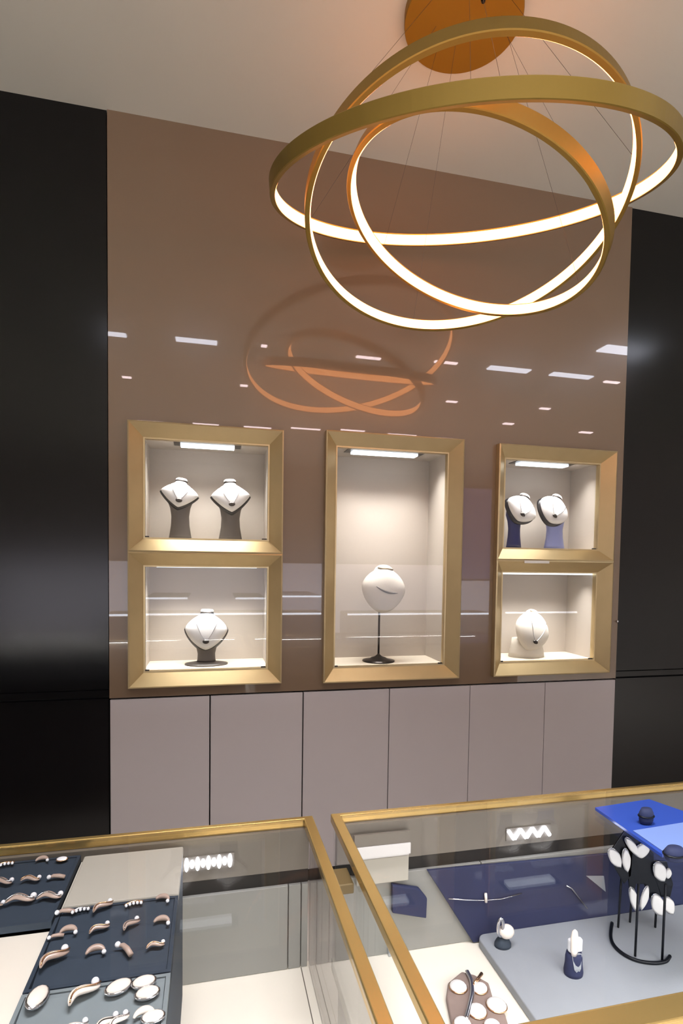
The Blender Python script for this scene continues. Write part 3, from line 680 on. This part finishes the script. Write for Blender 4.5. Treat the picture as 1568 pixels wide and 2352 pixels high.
for pxs in ([(1398, 1958), (1438, 1900), (1452, 1960), (1448, 2010), (1432, 2030), (1412, 1995)], [(1430, 1920), (1462, 1912), (1500, 1960), (1502, 2010), (1520, 2070), (1498, 2078), (1478, 2030), (1460, 2030), (1448, 2070), (1440, 2000)],
            [(1498, 1975), (1530, 1978), (1545, 2030), (1538, 2060), (1518, 2060), (1500, 2010)]):
    obj('holder', leafplate(pxs, Ys), M['blackmetal'], t, bevel=.0015)
ear = [((1412, 1970), 12, 24, -35, 'top left, slanting pair outer'), ((1438, 1975), 10, 24, -10, 'top left, slanting pair inner'), ((1452, 1945), 8, 26, -40, 'highest, narrow'), ((1474, 1954), 18, 14, 0, 'highest, broad'),
       ((1515, 2002), 14, 22, -30, 'right side, large'), ((1534, 2006), 8, 10, 0, 'right side, small'), ((1456, 2066), 9, 28, -20, 'lower row, first'), ((1480, 2062), 9, 24, 15, 'lower row, second'),
       ((1510, 2078), 14, 24, -25, 'lower row, third'), ((1536, 2080), 12, 20, -30, 'lower row, fourth')]
for (x, y), hw, hh, rl, lab in ear:
    p = at(x, y, Y=Ys-.007); s = (at(x+1, y, Y=Ys)-at(x, y, Y=Ys)).x
    e = thing('drop_earring', 'white leaf-shaped earring on the black earring stand, '+lab, 'earring', p, 'earrings on the black stand')
    Rm = Matrix.Translation(p) @ Matrix.Rotation(math.radians(rl), 4, 'Y')
    obj('shell', xform(shield_bm(hw*s, hh*s, hh*s*1.1, .004, 1.5, n=20, rings=5), Rm), M['white'], e, smooth=True)
    obj('rim', xform(tube([(math.cos(2*PI*i/20)*hw*s*.9, .001, math.sin(2*PI*i/20)*hh*s*.98) for i in range(20)], .0009, 5, closed=True), Rm), M['silver'], e, smooth=True)

# taupe bracelet pad on the cream floor
c = at(1100, 2300, Z=GB)
t = thing('bracelet', 'white oval-stone bracelet on a taupe pad at the front left of the right counter', 'bracelet', c)
pc = [(1024, 2290), (1028, 2258), (1060, 2232), (1090, 2240), (1122, 2258), (1134, 2300), (1160, 2330), (1172, 2370), (1060, 2390), (1034, 2340)]
pp = [at(x, y, Z=GB+.012) for x, y in pc]
obj('pad', slab([xy(p) for p in pp], GB+.0005, GB+.014), M['taupepad'], t, bevel=.004, segs=3)
for (x, y, w, h, an) in ((1052, 2266, 20, 17, 10), (1102, 2270, 18, 14, 30), (1096, 2322, 22, 18, 60), (1140, 2308, 22, 20, 40), (1062, 2352, 20, 18, 0), (1130, 2356, 20, 16, 20)):
    p = at(x, y, Z=GB+.017); s = (at(x+1, y, Z=GB)-at(x, y, Z=GB)).x
    Rm = Matrix.Translation(p) @ Matrix.Rotation(math.radians(an), 4, 'Z')
    st = obj('stone', xform(ball((0, 0, 0), 1, (w*s, h*s*1.15, .008)), Rm), M['white'], t, smooth=True)
    obj('bezel', xform(tube([(w*s*math.cos(2*PI*i/24), h*s*1.15*math.sin(2*PI*i/24), -.001) for i in range(24)], .0016, 6, closed=True), Rm), M['rose'], st, smooth=True)
tw = [at(x, y, Z=GB+.02) for x, y in ((1072, 2230), (1082, 2252), (1084, 2280), (1078, 2310), (1070, 2340))]
obj('link_band', tube(smooth_pts(tw), .005, 8, flat=.6), M['silver'], t, smooth=True)
tw = [at(x, y, Z=GB+.02) for x, y in ((1106, 2236), (1096, 2250), (1088, 2262))]
obj('clasp', tube(tw, .004, 8), M['rose'], t, smooth=True)
# small white figure near the left frame of the right counter
c = at(893, 2185, Z=GB)
t = thing('ring_cone', 'small white ring cone on a grey block beside the left gold edge', 'ring cone', c)
obj('block', B((c.x-.008, c.x+.035, c.y-.02, c.y+.02, GB+.0005, GB+.03)), M['padgrey'], t, bevel=.002)
obj('cone', lathe([(.014, .0305), (.011, .05), (.006, .075), (.002, .085)], (c.x+.012, c.y, GB), 16), M['white'], t, smooth=True)

# blue acrylic tray standing on the counter's glass
ZB = CT+.008
q = [at(1366, 1854, Z=ZB), at(1520, 1962, Z=ZB), at(1720, 1915, Z=ZB), at(1490, 1835, Z=ZB)]
t = thing('acrylic_tray', 'translucent blue acrylic tray lying on the glass at the back right of the right counter', 'tray', q[0])
obj('plate', slab([xy(p) for p in q], CT+.0005, ZB), M['blue'], t, bevel=.001)
n4 = [q[0]*.45+q[1]*.55, q[1], q[2], q[3]*.4+q[2]*.6]
obj('inlay', slab([xy(q[i]*.94+sum(n4, V())/4*.06) if False else xy(n4[i]*.93+sum(n4, V())/4*.07) for i in range(4)], ZB+.0003, ZB+.0018), M['paleblue'], t)
def cushion(px, py, w, h, lab):
    p = at(px, py, Z=ZB+.002); s = (at(px+1, py, Z=ZB+.002)-p).x
    tt = thing('watch_cushion', lab, 'cushion', p, 'dark cushions on the blue tray')
    obj('pillow', lathe([(w*s*.42, .0005), (w*s*.5, h*s*.25), (w*s*.5, h*s*.7), (w*s*.36, h*s)], p, 20, sy=.7), M['navy'], tt, smooth=True)
    obj('strap', tube([(p.x+w*s*.52*math.cos(2*PI*i/20), p.y+w*s*.37*math.sin(2*PI*i/20), p.z+h*s*.5) for i in range(20)], .0022, 6, closed=True), M['blackmetal'], tt, smooth=True)
cushion(1483, 1890, 34, 34, 'dark rounded cushion standing at the back of the blue tray')
cushion(1548, 1975, 50, 30, 'dark cushion at the front right corner of the blue tray')

# ------------------------------------------------------------------ hidden strips added under the front edges to brighten the vitrines
def vitrine_fill_strip(t, x0, x1, e):
    obj('light_strip', B((x0+.05, x1-.05, YFR+.018, YFR+.036, CT-.028, CT-.0205)), M['coolled'], t)
# ------------------------------------------------------------------ lights
def area(name, loc, size, power, col, rot=(0, 0, 0), spread=None):
    l = bpy.data.lights.new(name, 'AREA'); l.shape = 'RECTANGLE'; l.size, l.size_y = size; l.energy = power; l.color = col
    if spread: l.spread = spread
    o = bpy.data.objects.new(name, l); COL.objects.link(o); o.location = loc; o.rotation_euler = rot; return o
# added shop fill, spread kept narrow so the lacquer does not mirror it
for i, (x, y) in enumerate(((-1.8, -1.2), (1.0, -1.2), (3.8, -1.2), (-1.8, -3.8), (1.0, -3.8), (3.8, -3.8))):
    area('shop_light', (x, y, CEIL-.03), (1.2, .6), 75, (.95, .98, 1.0), spread=1.7)
area('counter_light', (.3, .55, CEIL-.03), (1.4, .3), 36, (.97, .98, 1), spread=1.6)  # added overhead fill for the counters, no fixture modelled
vitrine_fill_strip(cl_, XL0, XL1, 1); vitrine_fill_strip(cr_, XR0, XR1, 1)
for x0, x1, e in ((XL0, XL1, 12), (XR0, XR1, 11)):
    area('vitrine_lamp', ((x0+x1)/2, YFR+.05, CT-.035), (x1-x0-.12, .02), e, (.97, .98, .93), rot=(.35, 0, 0))  # added hidden fill that brightens the vitrine floors
# display case lamps
for k, (x0, x1, z0, z1) in CASES.items():
    area('case_lamp', ((x0+x1)/2, D+.09, z1-NW-.02), (.44, .06), 4.3 if k == 'C' else 2.9, (1.0, .975, .93), spread=1.75)

w = bpy.data.worlds.new('world'); SC.world = w; w.use_nodes = True
w.node_tree.nodes['Background'].inputs[0].default_value = (.5, .5, .55, 1); w.node_tree.nodes['Background'].inputs[1].default_value = .2
SC.view_settings.view_transform = 'Standard'; SC.view_settings.look = 'None'; SC.view_settings.gamma = 1; SC.view_settings.exposure = 0
SC.view_settings.use_curve_mapping = False
SC.cycles.use_denoising = True
SC.cycles.sample_clamp_indirect = 8
SC.cycles.max_bounces = 10; SC.cycles.transparent_max_bounces = 16
